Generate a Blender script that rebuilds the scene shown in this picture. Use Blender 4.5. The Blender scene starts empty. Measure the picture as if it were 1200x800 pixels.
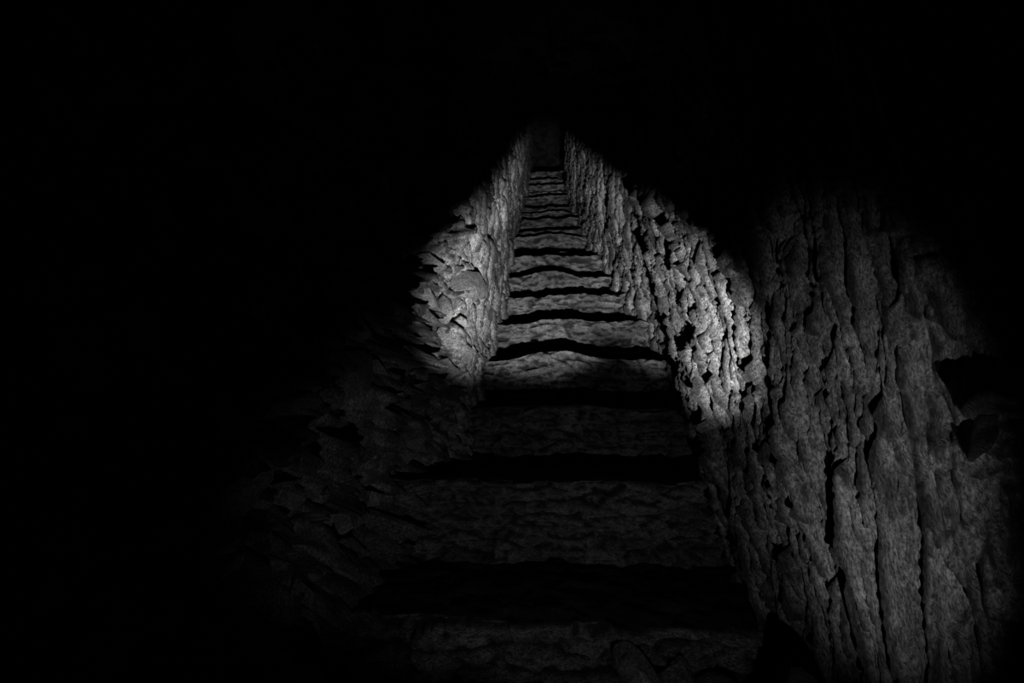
import bpy, bmesh, math
import numpy as np
from mathutils import Matrix, Vector

sc = bpy.context.scene
COL = sc.collection
sc.view_settings.view_transform = 'Standard'
sc.view_settings.look = 'None'

# ------------------------------------------------------------------ camera
F_PX = 533.0
PITCH, YAW = math.radians(9.32), math.radians(4.72)
SLOPE = math.radians(35.0)
CS, SN = math.cos(SLOPE), math.sin(SLOPE)
H = 1.28                                   # camera height above the line of nosings, square to it
FW = np.array([-math.sin(YAW)*math.cos(PITCH), math.cos(YAW)*math.cos(PITCH), math.sin(PITCH)])
RT = np.array([math.cos(YAW), math.sin(YAW), 0.0])
UP = np.cross(RT, FW)
cam = bpy.data.cameras.new('camera')
cam.sensor_width = 36.0
cam.lens = 36.0*F_PX/1200.0
cam.clip_start, cam.clip_end = 0.02, 100
cam_ob = bpy.data.objects.new('camera', cam)
COL.objects.link(cam_ob)
m = Matrix.Identity(4)
for i in range(3):
    m[i][0], m[i][1], m[i][2] = RT[i], UP[i], -FW[i]
cam_ob.matrix_world = m
sc.camera = cam_ob

def line_z(Y):
    """height of the nosing line above the ground plan"""
    return (Y*SN - H)/CS

# ------------------------------------------------------------------ noise
def hsh(i, j, k, seed):
    i = i.astype(np.int64); j = j.astype(np.int64); k = np.asarray(k).astype(np.int64)
    h = (i*374761393 + j*668265263 + k*2147483647 + seed*1274126177) & 0xFFFFFFFF
    h = ((h ^ (h >> 13))*1274126177) & 0xFFFFFFFF
    h = ((h ^ (h >> 16))*2246822519) & 0xFFFFFFFF
    h = h ^ (h >> 15)
    return (h & 0xFFFFFF)/float(0x1000000)

def vnoise(x, y, seed=0):
    xi, yi = np.floor(x), np.floor(y)
    fx, fy = x-xi, y-yi
    fx = fx*fx*fx*(fx*(fx*6-15)+10); fy = fy*fy*fy*(fy*(fy*6-15)+10)
    a = hsh(xi, yi, 0*xi, seed); b = hsh(xi+1, yi, 0*xi, seed)
    c = hsh(xi, yi+1, 0*xi, seed); d = hsh(xi+1, yi+1, 0*xi, seed)
    return (a*(1-fx)+b*fx)*(1-fy)+(c*(1-fx)+d*fx)*fy - 0.5

def fbm(x, y, seed=0, octv=4, gain=0.5):
    t = 0; amp = 1.0
    for o in range(octv):
        t = t + amp*vnoise(x*2.03**o+17.3*o, y*2.03**o-9.1*o, seed+o)
        amp *= gain
    return t

def facets(x, y, seed, tilt=1.0, step=1.0, crack=0.0, crack_w=0.12):
    """broken-rock relief: tilted plates over irregular cells, with optional cracks between"""
    xi, yi = np.floor(x), np.floor(y)
    f1 = np.full(x.shape, 9.0); f2 = np.full(x.shape, 9.0); h = np.zeros(x.shape)
    for di in (-1, 0, 1):
        for dj in (-1, 0, 1):
            ci, cj = xi+di, yi+dj
            z = 0*ci
            px = ci + 0.1 + 0.8*hsh(ci, cj, z, seed)
            py = cj + 0.1 + 0.8*hsh(ci, cj, z+1, seed)
            dx, dy = x-px, y-py
            d = np.sqrt(dx*dx+dy*dy)
            hv = step*(hsh(ci, cj, z+2, seed)-0.5) + tilt*((hsh(ci, cj, z+3, seed)-0.5)*dx*2 + (hsh(ci, cj, z+4, seed)-0.5)*dy*2)
            near = d < f1
            f2 = np.where(near, f1, np.minimum(f2, d))
            h = np.where(near, hv, h)
            f1 = np.where(near, d, f1)
    if crack:
        h = h - crack*np.clip(1-(f2-f1)/crack_w, 0, 1)
    return h

def chiselled(a, z, seed, k=1.0):
    """rock cut with tall narrow strokes: long vertical plates at several sizes"""
    wob = 0.10*fbm(a*1.6, z*1.3, seed+50, 3)
    aw = a + wob + 0.03*fbm(a*9, z*4, seed+55, 2)
    zz = z + 0.30*fbm(a*6, z*1.5, seed+57, 2)
    d = 0.060*fbm(a*1.3, z*1.1, seed+60, 3)
    d = d + 0.034*facets(aw*5.2, zz*1.4, seed+1, 1.7, 0.9, 0.2, 0.06)
    d = d + 0.028*facets(aw*11.0, zz*2.8, seed+2, 2.0, 0.9, 0.2, 0.07)
    d = d + 0.020*facets(aw*24.0, zz*5.5, seed+3, 2.2, 0.9, 0.2, 0.08)
    d = d + 0.011*facets(aw*52.0, zz*14.0, seed+7, 2.2, 0.9, 0.2, 0.12)
    rg = 1-2*np.abs(fbm(aw*13, z*1.7, seed+6, 3, 0.6))
    d = d + 0.016*(rg-0.6)
    d = d + 0.012*fbm(aw*40, z*9, seed+4, 5, 0.7)
    return d*k

def rubble(a, z, seed, k=1.0):
    """broken blocky rock: angular shards, some standing proud, some knocked out"""
    aw = a + 0.16*fbm(a*2.6, z*2.6, seed+50, 3); zw = z + 0.16*fbm(a*2.6+7, z*2.6, seed+51, 3)
    d = 0.10*fbm(a*1.2, z*1.2, seed+60, 3)
    d = d + 0.12*facets(aw*4.6+zw*1.5, zw*6.4-aw*1.2, seed+1, 2.0, 1.0, 0.15, 0.05)
    d = d + 0.07*facets(aw*10.0-zw*3, zw*12.0+aw*3, seed+2, 2.2, 1.0, 0.2, 0.06)
    d = d + 0.028*facets(aw*24.0, zw*27.0, seed+3, 2.0, 1.0, 0.2, 0.1)
    d = d + 0.008*facets(aw*60.0, zw*60.0, seed+5, 1.5, 1.0)
    d = d + 0.010*fbm(a*50, z*50, seed+4, 3, 0.6)
    return d*k

def blur(d, ra, rb):
    for ax, r in ((0, ra), (1, rb)):
        if r < 1: continue
        ker = np.hanning(2*r+3)[1:-1]; ker /= ker.sum()
        pad = [(0, 0), (0, 0)]; pad[ax] = (r, r)
        p = np.pad(d, pad, 'edge')
        out = np.zeros(d.shape)
        for k, wt in enumerate(ker):
            sl = [slice(None), slice(None)]; sl[ax] = slice(k, k+d.shape[ax])
            out += wt*p[tuple(sl)]
        d = out
    return d

def crevice_shade(d, r, amp):
    """how deep a point sits below the rock around it: crevice shade to put into the colour"""
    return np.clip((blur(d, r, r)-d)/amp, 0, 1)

def set_shade(ob, v):
    at = ob.data.attributes.new('painted_shade', 'FLOAT', 'POINT')
    at.data.foreach_set('value', np.ascontiguousarray(v.reshape(-1), np.float32))

# ------------------------------------------------------------------ materials
def rock_mat(name, lo, hi, scale=9.0, bump=0.5, stretch=(1, 1, 1), spec=0.25, rough=0.8, speck=0.35):
    mt = bpy.data.materials.new(name); mt.use_nodes = True
    nt = mt.node_tree; N = nt.nodes; L = nt.links
    bs = N['Principled BSDF']
    bs.inputs['Roughness'].default_value = rough
    bs.inputs['Specular IOR Level'].default_value = spec
    tc = N.new('ShaderNodeTexCoord'); mp = N.new('ShaderNodeMapping')
    mp.inputs['Scale'].default_value = stretch
    L.new(tc.outputs['Object'], mp.inputs['Vector'])
    def noise(s, det, ro=0.6):
        n = N.new('ShaderNodeTexNoise'); n.inputs['Scale'].default_value = s
        n.inputs['Detail'].default_value = det; n.inputs['Roughness'].default_value = ro
        L.new(mp.outputs['Vector'], n.inputs['Vector']); return n
    n1 = noise(scale, 8, 0.7); n2 = noise(scale*14, 4, 0.7); n3 = noise(scale*0.3, 3)
    r1 = N.new('ShaderNodeValToRGB'); L.new(n1.outputs['Fac'], r1.inputs['Fac'])
    e = r1.color_ramp.elements
    e[0].position = 0.33; e[0].color = (lo, lo, lo, 1); e[1].position = 0.70; e[1].color = (hi, hi, hi, 1)
    r2 = N.new('ShaderNodeValToRGB'); L.new(n2.outputs['Fac'], r2.inputs['Fac'])
    e = r2.color_ramp.elements
    v = 1-speck
    e[0].position = 0.36; e[0].color = (v*0.5, v*0.5, v*0.5, 1); e[1].position = 0.68; e[1].color = (1, 1, 1, 1)
    r3 = N.new('ShaderNodeValToRGB'); L.new(n3.outputs['Fac'], r3.inputs['Fac'])
    e = r3.color_ramp.elements
    e[0].position = 0.35; e[0].color = (0.55, 0.55, 0.55, 1); e[1].position = 0.65; e[1].color = (1, 1, 1, 1)
    def mul(a, b):
        x = N.new('ShaderNodeMix'); x.data_type = 'RGBA'; x.blend_type = 'MULTIPLY'
        x.inputs[0].default_value = 1.0
        L.new(a, x.inputs[6]); L.new(b, x.inputs[7]); return x.outputs[2]
    at = N.new('ShaderNodeAttribute'); at.attribute_name = 'painted_shade'
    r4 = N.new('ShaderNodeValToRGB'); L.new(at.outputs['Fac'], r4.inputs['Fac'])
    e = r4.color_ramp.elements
    e[0].color = (1, 1, 1, 1); e[1].position = 0.8; e[1].color = (0.16, 0.16, 0.16, 1)  # painted shade multiplied into the base colour
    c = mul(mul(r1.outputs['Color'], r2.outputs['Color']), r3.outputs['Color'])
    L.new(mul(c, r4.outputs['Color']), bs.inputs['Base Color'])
    add = N.new('ShaderNodeMath'); add.operation = 'MULTIPLY_ADD'; add.inputs[1].default_value = 0.5
    L.new(n2.outputs['Fac'], add.inputs[0]); L.new(n1.outputs['Fac'], add.inputs[2])
    bp = N.new('ShaderNodeBump'); bp.inputs['Strength'].default_value = bump; bp.inputs['Distance'].default_value = 0.03
    L.new(add.outputs[0], bp.inputs['Height']); L.new(bp.outputs['Normal'], bs.inputs['Normal'])
    return mt

M_WALL = rock_mat('chiselled_rock', 0.12, 0.66, 12.0, 1.0, (1, 1, 0.5), speck=0.75)
M_RUB = rock_mat('broken_rock', 0.09, 0.31, 9.0, 0.8, speck=0.5)
M_STEP = rock_mat('step_stone', 0.07, 0.36, 11.0, 0.9, (0.7, 1, 1.4), speck=0.8)
M_DARK = rock_mat('dark_rock', 0.02, 0.07, 8.0, 0.6)
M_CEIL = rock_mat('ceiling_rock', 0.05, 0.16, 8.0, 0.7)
M_SHADE = rock_mat('shade_black_rock', 0.008, 0.03, 6.0, 0.6)  # near-black colour stands in for the shade on end wall and boulders

# ------------------------------------------------------------------ mesh helpers
def grid_mesh(name, P, mat, closed_v=False, caps=False, smooth=True):
    """P: (n, m, 3) array of points -> one mesh of quads"""
    n, mm = P.shape[:2]
    idx = np.arange(n*mm).reshape(n, mm)
    if closed_v:
        j2 = np.roll(idx, -1, axis=1)
        q = np.stack([idx[:-1], j2[:-1], j2[1:], idx[1:]], -1).reshape(-1, 4)
    else:
        q = np.stack([idx[:-1, :-1], idx[:-1, 1:], idx[1:, 1:], idx[1:, :-1]], -1).reshape(-1, 4)
    me = bpy.data.meshes.new(name)
    nq = len(q)
    extra = []
    if caps:
        extra = [idx[0][::-1], idx[-1]]
    nl = nq*4 + sum(len(e) for e in extra)
    me.vertices.add(n*mm); me.vertices.foreach_set('co', P.reshape(-1).astype(np.float32))
    me.loops.add(nl)
    li = np.concatenate([q.reshape(-1)] + [np.asarray(e) for e in extra])
    me.loops.foreach_set('vertex_index', li.astype(np.int32))
    starts = list(range(0, nq*4, 4)); p = nq*4
    for e in extra:
        starts.append(p); p += len(e)
    me.polygons.add(len(starts))
    me.polygons.foreach_set('loop_start', np.array(starts, np.int32))
    me.update(calc_edges=True); me.validate()
    me.polygons.foreach_set('use_smooth', np.full(len(me.polygons), smooth))
    me.materials.append(mat)
    ob = bpy.data.objects.new(name, me)
    COL.objects.link(ob)
    return ob

def resample(ctrl, dens):
    """smooth polyline through control rows (any columns); dens(Y) gives the spacing"""
    c = np.array(ctrl, float)
    seg = np.sqrt(((c[1:, :2]-c[:-1, :2])**2).sum(1)); t = np.concatenate([[0], np.cumsum(seg)])
    fine = np.linspace(0, t[-1], 6000)
    F = np.stack([np.interp(fine, t, c[:, k]) for k in range(c.shape[1])], 1)
    w = 0.045                                                     # soften the corners a little
    kk = max(3, int(w/(t[-1]/6000))); ker = np.hanning(2*kk+1); ker /= ker.sum()
    Fp = np.concatenate([np.repeat(F[:1], kk, 0), F, np.repeat(F[-1:], kk, 0)])
    F = np.stack([np.convolve(Fp[:, k], ker, 'valid') for k in range(F.shape[1])], 1)
    out = [0.0]
    while out[-1] < t[-1]:
        Y = np.interp(out[-1], fine, F[:, 1])
        out.append(out[-1] + dens(Y))
    out = np.array(out[:-1])
    return out, np.stack([np.interp(out, fine, F[:, k]) for k in range(F.shape[1])], 1)

FLOOR_Z = -0.93
def build_wall(name, ctrl, mat, seed, sign, nrows, hollows, dens):
    """ctrl rows: X, Y, shear, blend(0 chiselled .. 1 rubble). sign: side the passage lies on"""
    a, C = resample(ctrl, dens)
    X, Y, sh, bl = C.T
    tx, ty = np.gradient(X, a), np.gradient(Y, a)
    ker = np.hanning(31); ker /= ker.sum()
    sm = lambda v: np.convolve(np.pad(v, 15, 'edge'), ker, 'valid')
    nx, ny = sm(ty)*sign, sm(-tx)*sign
    ln = np.sqrt(nx*nx+ny*ny)+1e-6; nx, ny = nx/ln, ny/ln
    base = np.maximum(line_z(Y)-0.45, FLOOR_Z-0.08)
    top = np.maximum(1.95, line_z(Y)+1.98)+0.15
    b = np.linspace(0, 1, nrows)[None, :]
    Z = base[:, None] + (top-base)[:, None]*b
    mult = 1+np.interp(Y, [1.2, 2.1, 5.0, 8.0], [1.4, 0.9, 0.7, 0.2])               # smaller strokes on the wall close by
    ac = np.concatenate([[0], np.cumsum(np.diff(a)*0.5*(mult[1:]+mult[:-1]))])
    Ac = np.repeat(ac[:, None], nrows, 1); A = np.repeat(a[:, None], nrows, 1)
    d = chiselled(Ac, Z, seed)*(1-bl[:, None]) + rubble(A, Z, seed+100)*bl[:, None]
    hollow_shade = np.zeros(d.shape)
    for hx, hy, hz, wa, wz, tilt, dep in hollows:                # pockets broken out of the rock
        a0 = a[np.argmin((X-hx)**2+(Y-hy)**2)]
        da, dz = A-a0, Z-hz
        da, dz = da*math.cos(tilt)+dz*math.sin(tilt), dz*math.cos(tilt)-da*math.sin(tilt)
        q = np.sqrt((da/wa)**2+(dz/wz)**2) + 0.35*fbm(A*12, Z*12, seed+77, 2)
        d = d - dep*np.clip((1.1-q)/0.28, 0, 1)*(1+0.25*facets(A*30, Z*24, seed+78, 1.5, 1.0))
        hollow_shade = np.maximum(hollow_shade, np.clip((1.15-q)/0.2, 0, 1))  # shade inside the hollows, painted into the colour
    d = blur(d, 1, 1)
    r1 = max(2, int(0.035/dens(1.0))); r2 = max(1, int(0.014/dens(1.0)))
    painted_shade = np.clip(0.6*crevice_shade(d, r1, 0.024) + 0.4*crevice_shade(d, r2, 0.012), 0, 1)*(1-0.5*bl[:, None]) + 0.2*bl[:, None]  # crevice shade put into the colour; rubble rock evenly darker
    painted_shade = np.maximum(painted_shade, hollow_shade)
    Yk = Y[:, None] + sh[:, None]*(np.clip(Z, -0.9, 1.9)-0.3)
    P = np.stack([X[:, None]+nx[:, None]*d + 0*Z, Yk+ny[:, None]*d, Z + 0.25*d], -1)
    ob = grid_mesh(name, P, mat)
    set_shade(ob, painted_shade)
    ob['kind'] = 'structure'
    return ob

# ------------------------------------------------------------------ side walls
right = [(0.52, 17.0, 0, 0), (0.52, 12.0, 0, 0), (0.47, 10.3, 0, 0), (0.44, 9.0, 0, 0), (0.41, 8.0, 0, 0), (0.41, 7.2, 0, 0),
         (0.47, 6.75, 0, 0), (0.50, 6.2, 0, 0), (0.52, 5.3, 0, 0), (0.56, 4.9, 0, 0), (0.58, 4.5, 0.05, 0), (0.61, 4.0, 0.1, 0),
         (0.64, 3.6, 0.2, 0), (0.69, 3.14, 0.35, 0), (0.76, 2.78, 0.5, 0), (0.78, 2.50, 0.58, 0), (0.74, 2.36, 0.6, 0),
         (0.625, 2.26, 0.6, 0), (0.615, 1.95, 0.55, 0), (0.635, 1.65, 0.38, 0), (0.68, 1.38, 0.16, 0), (0.78, 1.16, 0.04, 0),
         (0.92, 1.02, 0.0, 0.3), (1.06, 0.97, 0.0, 0.8), (1.35, 0.86, 0, 1), (1.8, 0.5, 0, 1), (2.1, -0.4, 0, 1), (2.2, -1.4, 0, 1)]
left = [(-0.52, 17.0, 0, 0), (-0.48, 12.0, 0, 0), (-0.43, 10.6, 0, 0), (-0.42, 9.4, 0, 0), (-0.44, 8.1, 0, 0), (-0.42, 7.3, 0, 0),
        (-0.42, 5.4, 0, 0), (-0.43, 4.8, 0, 0), (-0.42, 4.1, 0, 0), (-0.38, 3.6, 0, 0), (-0.38, 3.18, 0, 0), (-0.40, 2.75, 0, 0),
        (-0.40, 2.35, 0.0, 0.1), (-0.45, 2.2, 0.0, 0.7), (-0.58, 2.12, 0, 1), (-0.68, 1.9, 0, 1), (-0.70, 1.45, 0, 1), (-0.80, 1.15, 0, 1),
        (-1.1, 0.92, 0, 1), (-1.6, 0.7, 0, 1), (-2.1, 0.1, 0, 1), (-2.2, -1.4, 0, 1)]
dens = lambda d0: (lambda Y: d0 if Y < 2.4 else d0*(1+(Y-2.4)*1.1))
hollows = [(1.0, 1.0, 0.055, 0.14, 0.05, 0.0, 0.22), (0.90, 1.04, -0.03, 0.02, 0.05, -0.6, 0.06)]
build_wall('wall_right', right, M_WALL, 11, -1, 680, hollows, dens(0.0034))
wl = build_wall('wall_left', left, M_WALL, 37, 1, 520, [], dens(0.0046))

# broken stones packed into the left side of the opening: relief of that wall, one mesh
def hull_stone(bm, c, frame, size, rng):
    sub = bmesh.new()
    for k in range(rng.randint(9, 15)):
        v = rng.normal(size=3); v /= np.linalg.norm(v)
        sub.verts.new(v*np.array(size)*rng.uniform(0.85, 1.1))
    r = bmesh.ops.convex_hull(sub, input=sub.verts)
    bmesh.ops.delete(sub, geom=list({g for g in r['geom_interior'] + r['geom_unused'] if isinstance(g, bmesh.types.BMVert)}), context='VERTS')
    bmesh.ops.subdivide_edges(sub, edges=sub.edges[:], cuts=3, use_grid_fill=True)
    vs = list(sub.verts)
    co = np.array([v.co[:] for v in vs])
    rr = np.linalg.norm(co, axis=1)
    n = fbm(co[:, 0]*38+c[0]*50, co[:, 1]*38+co[:, 2]*31+c[2]*50, 5, 3)
    co = co*(1+0.10*n*min(size)/np.maximum(rr, 1e-3))[:, None]
    co = co @ frame + c
    mp = [bm.verts.new(p) for p in co]
    ix = {v: i for i, v in enumerate(vs)}
    for f in sub.faces:
        try: bm.faces.new([mp[ix[v]] for v in f.verts])
        except ValueError: pass
    sub.free()

def bmesh_obj(name, bm, mat, smooth=False):
    bmesh.ops.recalc_face_normals(bm, faces=bm.faces[:])
    me = bpy.data.meshes.new(name); bm.to_mesh(me); bm.free()
    for p in me.polygons: p.use_smooth = smooth
    me.materials.append(mat)
    o = bpy.data.objects.new(name, me); COL.objects.link(o)
    return o

la, LC = resample(left, lambda Y: 0.01)
sel = np.where((LC[:, 3] > 0.35) & (LC[:, 1] > 0.75))[0]
rng = np.random.RandomState(5)
placed = []
bm = bmesh.new()
tries = 0
while tries < 9000 and len(placed) < 420:
    tries += 1
    big = 0.075*(1-tries/9000.0)**1.2 + 0.022
    s_ = big*rng.uniform(0.75, 1.2)
    i = sel[rng.randint(len(sel))]; z = rng.uniform(-0.95, 1.35)
    a_ = la[i]
    if any((a_-q[0])**2+(z-q[1])**2 < (0.80*(s_+q[2]))**2 for q in placed): continue
    placed.append((a_, z, s_))
    i2 = min(i+1, len(LC)-1); i0 = max(i-1, 0)
    t = LC[i2, :2]-LC[i0, :2]; t /= np.linalg.norm(t)
    nrm = np.array([t[1], -t[0], 0.0])
    ang = rng.normal(0, 0.5)
    tv = np.array([t[0], t[1], 0]); zv = np.array([0, 0, 1.0])
    e1 = tv*math.cos(ang)+zv*math.sin(ang); e2 = -tv*math.sin(ang)+zv*math.cos(ang)
    tl = nrm + e1*rng.normal(0, 0.28) + e2*rng.normal(0, 0.28); tl /= np.linalg.norm(tl)
    e1 = e1 - tl*(e1@tl); e1 /= np.linalg.norm(e1); e2 = np.cross(tl, e1)
    c = np.array([LC[i, 0], LC[i, 1], z]) + nrm*(rng.uniform(0.0, 0.05))
    hull_stone(bm, c, np.stack([e1, e2, tl]), (s_*1.25, s_*rng.uniform(0.75, 1.05), s_*rng.uniform(0.7, 1.0)), rng)
rub = bmesh_obj('rubble_facing', bm, M_RUB)
rub.parent = wl
rub['label'] = 'broken angular stones packed into the wall'

# ------------------------------------------------------------------ staircase
# (u along the slope, offset of the nosing square to it, left x, right x, arch height, arch centre, thickness wave)
rows = [(0.81, 0.0, -1.0, 0.80, 0.006, 0.0), (1.39, 0.0, -1.0, 0.80, 0.006, 0.1), (1.91, 0.0, -0.9, 0.80, 0.008, 0.1),
        (2.44, 0.0, -0.6, 0.90, 0.035, 0.0), (2.97, 0.0, -0.6, 0.90, 0.030, 0.0), (3.53, 0.0, -0.6, 0.85, 0.028, 0.05),
        (4.08, 0.0, -0.6, 0.8, 0.045, -0.05), (4.67, 0.02, -0.6, 0.75, 0.045, -0.05), (5.14, -0.085, -0.6, 0.75, 0.035, 0.05),
        (5.66, 0.0, -0.6, 0.7, 0.03, 0.0), (6.06, -0.01, -0.6, 0.7, 0.02, 0.0), (6.76, 0.01, -0.6, 0.7, 0.01, 0.0),
        (7.46, -0.03, -0.6, 0.65, 0.02, 0.0), (7.95, -0.02, -0.6, 0.6, 0.02, 0.0), (8.92, 0.03, -0.6, 0.6, 0.02, 0.0),
        (9.45, -0.06, -0.6, 0.6, 0.0, 0.0), (9.98, -0.05, -0.6, 0.6, 0.0, 0.0), (10.50, 0.03, -0.6, 0.6, 0.0, 0.0),
        (11.2, -0.06, -0.6, 0.6, 0.0, 0.0), (11.90, 0.0, -0.6, 0.6, 0.0, 0.0), (12.7, -0.06, -0.6, 0.65, 0.0, 0.0), (13.59, 0.02, -0.7, 0.7, 0.0, 0.0)]
stairs = bpy.data.objects.new('staircase', None)
COL.objects.link(stairs)
stairs['label'] = 'long steep flight of worn rough stone steps climbing between the two rock walls'
stairs['category'] = 'staircase'

def nose(u, off):
    v = -H+off
    return u*CS - v*SN, u*SN + v*CS        # Y, Z

pts = [nose(r[0], r[1]) for r in rows]
for n, (u, off, xa, xb, arch, xc) in enumerate(rows):
    Yn, Zn = pts[n]
    Zp = pts[n-1][1] if n else FLOOR_Z
    Yq = pts[n+1][0] if n+1 < len(rows) else Yn+4.0
    res = 0.006 if n < 3 else 0.006*(1+(n-2)*0.22)
    nx = int((xb-xa)/res)
    x = np.linspace(xa, xb, nx)
    rise = Zn-Zp
    # profile: tread from the back to the nosing, rounded edge, riser down, then the hidden back
    rad = 0.022
    nt = max(8, int(min(Yq-Yn, 0.6)/res/1.6)); nr = max(10, int((rise+0.06)/res))
    prof = []
    for t in np.linspace(0, 1, nt):
        prof.append((Yq+0.10 + (Yn+rad-(Yq+0.10))*t, 0.0 + 0.012*(1-t), 0.3))
    for k in range(1, 6):
        an = math.pi/2*k/6
        prof.append((Yn+rad-rad*math.sin(an), -rad+rad*math.cos(an), 1.0))
    for t in np.linspace(0, 1, nr):
        prof.append((Yn + 0.035*t + 0.02*math.sin(t*3.0), -rad - (rise+0.06-rad)*t, 1.0))
    prof.append((Yn+0.3, -(rise+0.06), 0.0))
    prof.append((Yq+0.10, -(rise+0.06)+0.05, 0.0))
    pr = np.array(prof)
    X = np.repeat(x[:, None], len(pr), 1)
    PY = np.repeat(pr[None, :, 0], nx, 0); PZ = np.repeat(pr[None, :, 1], nx, 0); W = np.repeat(pr[None, :, 2], nx, 0)
    dist = np.concatenate([[0], np.cumsum(np.sqrt((np.diff(pr[:, :2], axis=0)**2).sum(1)))])
    S = np.repeat(dist[None, :], nx, 0)
    seed = 300+n*7
    # worn, wavy nosing
    bump = arch*np.exp(-((X-xc-0.05)/0.22)**2) - arch*0.35 + 0.035*fbm(X*2.3, 0*X+n*3.7, seed, 3)*np.minimum(1, 0.4+arch*20)
    lay = PZ*9 + fbm(X*2.0, PZ*3, seed+9, 2)*1.2
    PW = PZ + 0.03*fbm(X*2.5, 0*X+n, seed+8, 3)
    d = 0.040*facets(X*4.5+n*5.1, PW*6.5, seed+1, 0.9, 0.9, 0.25, 0.12)
    d = d + 0.034*facets(X*7, PW*24, seed+2, 1.2, 0.9, 0.5, 0.15)
    d = d + 0.014*facets(X*24, PW*40, seed+7, 1.3, 0.9, 0.4, 0.15)
    d = d + 0.016*vnoise(X*3.0, PW*42, seed+3) + 0.020*fbm(X*26, S*30, seed+5, 3, 0.65)
    d = d + 0.05*fbm(X*1.7, 0*X, seed+6, 2)
    d = blur(d, 1, 0)
    painted_shade = (0.6*crevice_shade(d, 8, 0.022)+0.6*crevice_shade(d, 3, 0.012))*np.clip(W, 0, 1)  # shade of the riser's cracks put into the colour
    top = np.clip(1+PZ/0.02, 0, 1)
    ZZ = Zn + PZ + bump*np.clip(1+PZ/(rise*0.9), 0, 1) + top*0.010*fbm(X*14, PY*14, seed+11, 3)
    YY = PY - d*W
    P = np.stack([X, YY, ZZ], -1)
    ob = grid_mesh('step', P, M_STEP, closed_v=True, caps=True)
    set_shade(ob, np.maximum(painted_shade, np.where((W > 0.2) & (W < 0.5), 0.75, 0)))   # shade on the treads put into their colour
    ob.parent = stairs

# ------------------------------------------------------------------ floor, ceiling, far end
gx, gy = np.meshgrid(np.linspace(-2.3, 2.3, 260), np.linspace(-1.5, 1.6, 180), indexing='ij')
P = np.stack([gx, gy, FLOOR_Z + 0.03*facets(gx*4, gy*4, 71, 0.6, 0.8, 0.3) + 0.03*fbm(gx*6, gy*6, 72, 4)], -1)
ob = grid_mesh('floor', P, M_DARK); ob['kind'] = 'structure'
yy = np.concatenate([np.linspace(-1.5, 3.5, 260), np.linspace(3.55, 17.2, 200)])
gx, gy = np.meshgrid(np.linspace(-2.4, 2.4, 260), yy, indexing='ij')
P = np.stack([gx, gy, np.maximum(1.95, line_z(gy)+1.98) + 0.14*facets(gx*2.2, gy*2.2, 81, 0.9, 1.0, 0.2) + 0.05*facets(gx*7, gy*7, 82, 1, 1, 0.2) + 0.1*fbm(gx*2, gy*2, 83, 4)], -1)
ob = grid_mesh('ceiling', P, M_CEIL); ob['kind'] = 'structure'
gx, gz = np.meshgrid(np.linspace(-1.2, 1.2, 80), np.linspace(5.5, 12.5, 160), indexing='ij')
P = np.stack([gx, 16.8 + 0.2*facets(gx*3, gz*3, 91, 0.9, 1, 0.2), gz], -1)
ob = grid_mesh('wall_back', P, M_SHADE); ob['kind'] = 'structure'

# ------------------------------------------------------------------ loose rocks
def rock(name, loc, size, seed, mat, label, rot=(0, 0, 0), cat='rock', cell=1.6, rough=0.16):
    nu, nv = 72, 40
    th = np.linspace(0, 2*np.pi, nu, endpoint=False); ph = np.linspace(0.02, np.pi-0.02, nv)
    T, Ph = np.meshgrid(ph, th, indexing='ij')
    d = np.stack([np.sin(T)*np.cos(Ph), np.sin(T)*np.sin(Ph), np.cos(T)], -1)
    r = np.ones(T.shape)
    rng = np.random.RandomState(seed)
    for k in range(16):                                        # chop flat faces off a ball
        nrm = rng.normal(size=3); nrm /= np.linalg.norm(nrm)
        h = rng.uniform(0.72, 0.95)
        c = d @ nrm
        r = np.minimum(r, np.where(c > 0.05, h/np.maximum(c, 0.05), 9))
    r = r*(1 + rough*0.25*fbm(d[..., 0]*3+d[..., 2]*2+9, d[..., 1]*3-d[..., 2]+9, seed, 4))
    P = d*r[..., None]*np.array(size)
    ob = grid_mesh(name, P, mat, closed_v=True, caps=True)
    ob.location = loc; ob.rotation_euler = rot
    ob['label'] = label; ob['category'] = cat
    return ob

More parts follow.
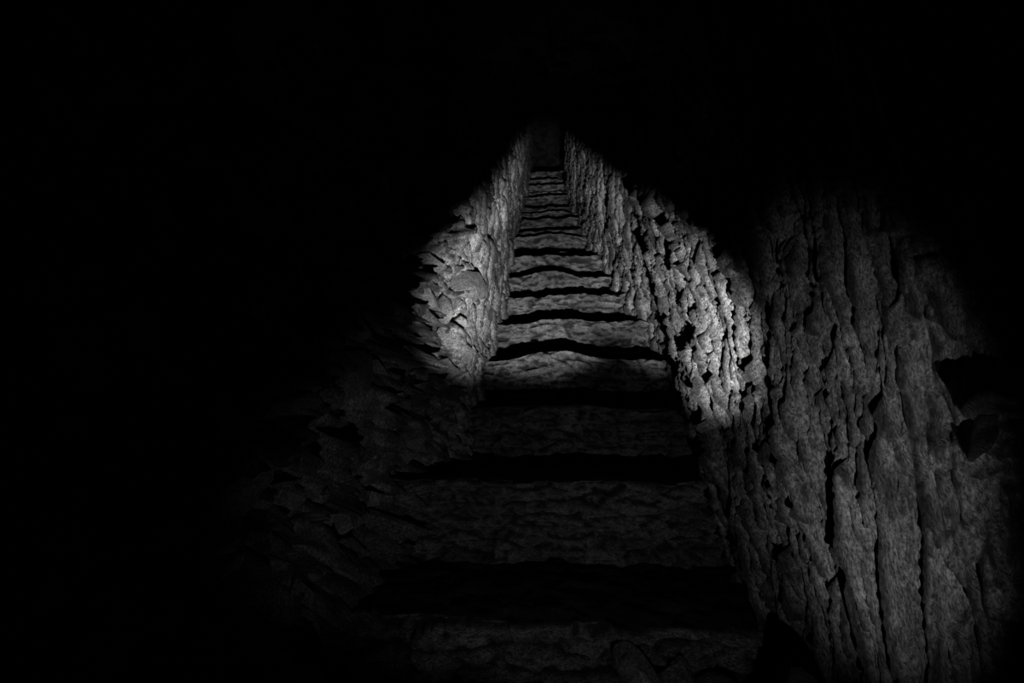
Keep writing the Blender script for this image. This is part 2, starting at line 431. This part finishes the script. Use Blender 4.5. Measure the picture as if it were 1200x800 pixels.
rock('boulder', (0.525, 1.13, -0.765), (0.10, 0.09, 0.225), 3, M_SHADE,
     'black rounded boulder standing at the foot of the right wall, beside the lowest step', cat='boulder')
rock('boulder', (-0.565, 1.10, -0.775), (0.085, 0.08, 0.215), 8, M_SHADE,
     'black rounded boulder standing at the foot of the left wall, beside the lowest step', cat='boulder')
for loc, size, rot, sd in (((0.225, 1.345, -0.68), (0.045, 0.05, 0.11), (0, -0.55, 0.1), 21), ((0.315, 1.36, -0.70), (0.055, 0.05, 0.075), (0, 0.2, 0.3), 22),
                           ((0.43, 1.37, -0.73), (0.07, 0.05, 0.06), (0, 0.1, 0), 23)):
    o = rock('embedded_stone', loc, size, sd, M_STEP, '', rot)
    del o['category']; o['label'] = 'rounded stone set in the front of the lowest step'
    o.parent = stairs

# ------------------------------------------------------------------ light: a torch held low at the foot of the stairs, with added fill spots
LAMP = (0.18, 0.0, -0.54)
def torch(name, az, el, half_x, half_y, power, blend, roll=0.0, pos=LAMP, rad=0.01):
    """az, el: where the beam points (degrees right of the stair axis, degrees up); half_x, half_y: its half widths"""
    L = bpy.data.lights.new(name, 'SPOT')
    L.energy = power; L.spot_size = math.radians(2*half_y); L.spot_blend = blend
    L.shadow_soft_size = rad
    o = bpy.data.objects.new(name, L); COL.objects.link(o)
    az, el = math.radians(az), math.radians(el)
    dv = Vector((math.sin(az)*math.cos(el), math.cos(az)*math.cos(el), math.sin(el)))
    o.location = pos
    o.rotation_euler = (dv.to_track_quat('-Z', 'Y').to_matrix() @ Matrix.Rotation(math.radians(roll), 3, 'Z')).to_euler()
    o.scale = (math.tan(math.radians(half_x))/math.tan(math.radians(half_y)), 1, 1)
    return o
torch('torch_beam', -6, 26.2, 15.2, 11.8, 1150, 0.75, 3)
torch('right_fill', 10.2, 25.5, 8.2, 10.5, 920, 0.75, 0)  # extra spot added to brighten the near right wall
torch('far_fill', -2, 33, 9, 4.2, 2200, 0.85)  # extra narrow spot added to even out the falloff up the stairs
torch('torch_spill', 25.5, 19, 11, 23, 54, 1.0)
torch('torch_spill_low', -5, 11, 38, 23, 18, 1.0)

w = bpy.data.worlds.new('dark'); sc.world = w; w.use_nodes = True
w.node_tree.nodes['Background'].inputs['Color'].default_value = (0, 0, 0, 1)
w.node_tree.nodes['Background'].inputs['Strength'].default_value = 0
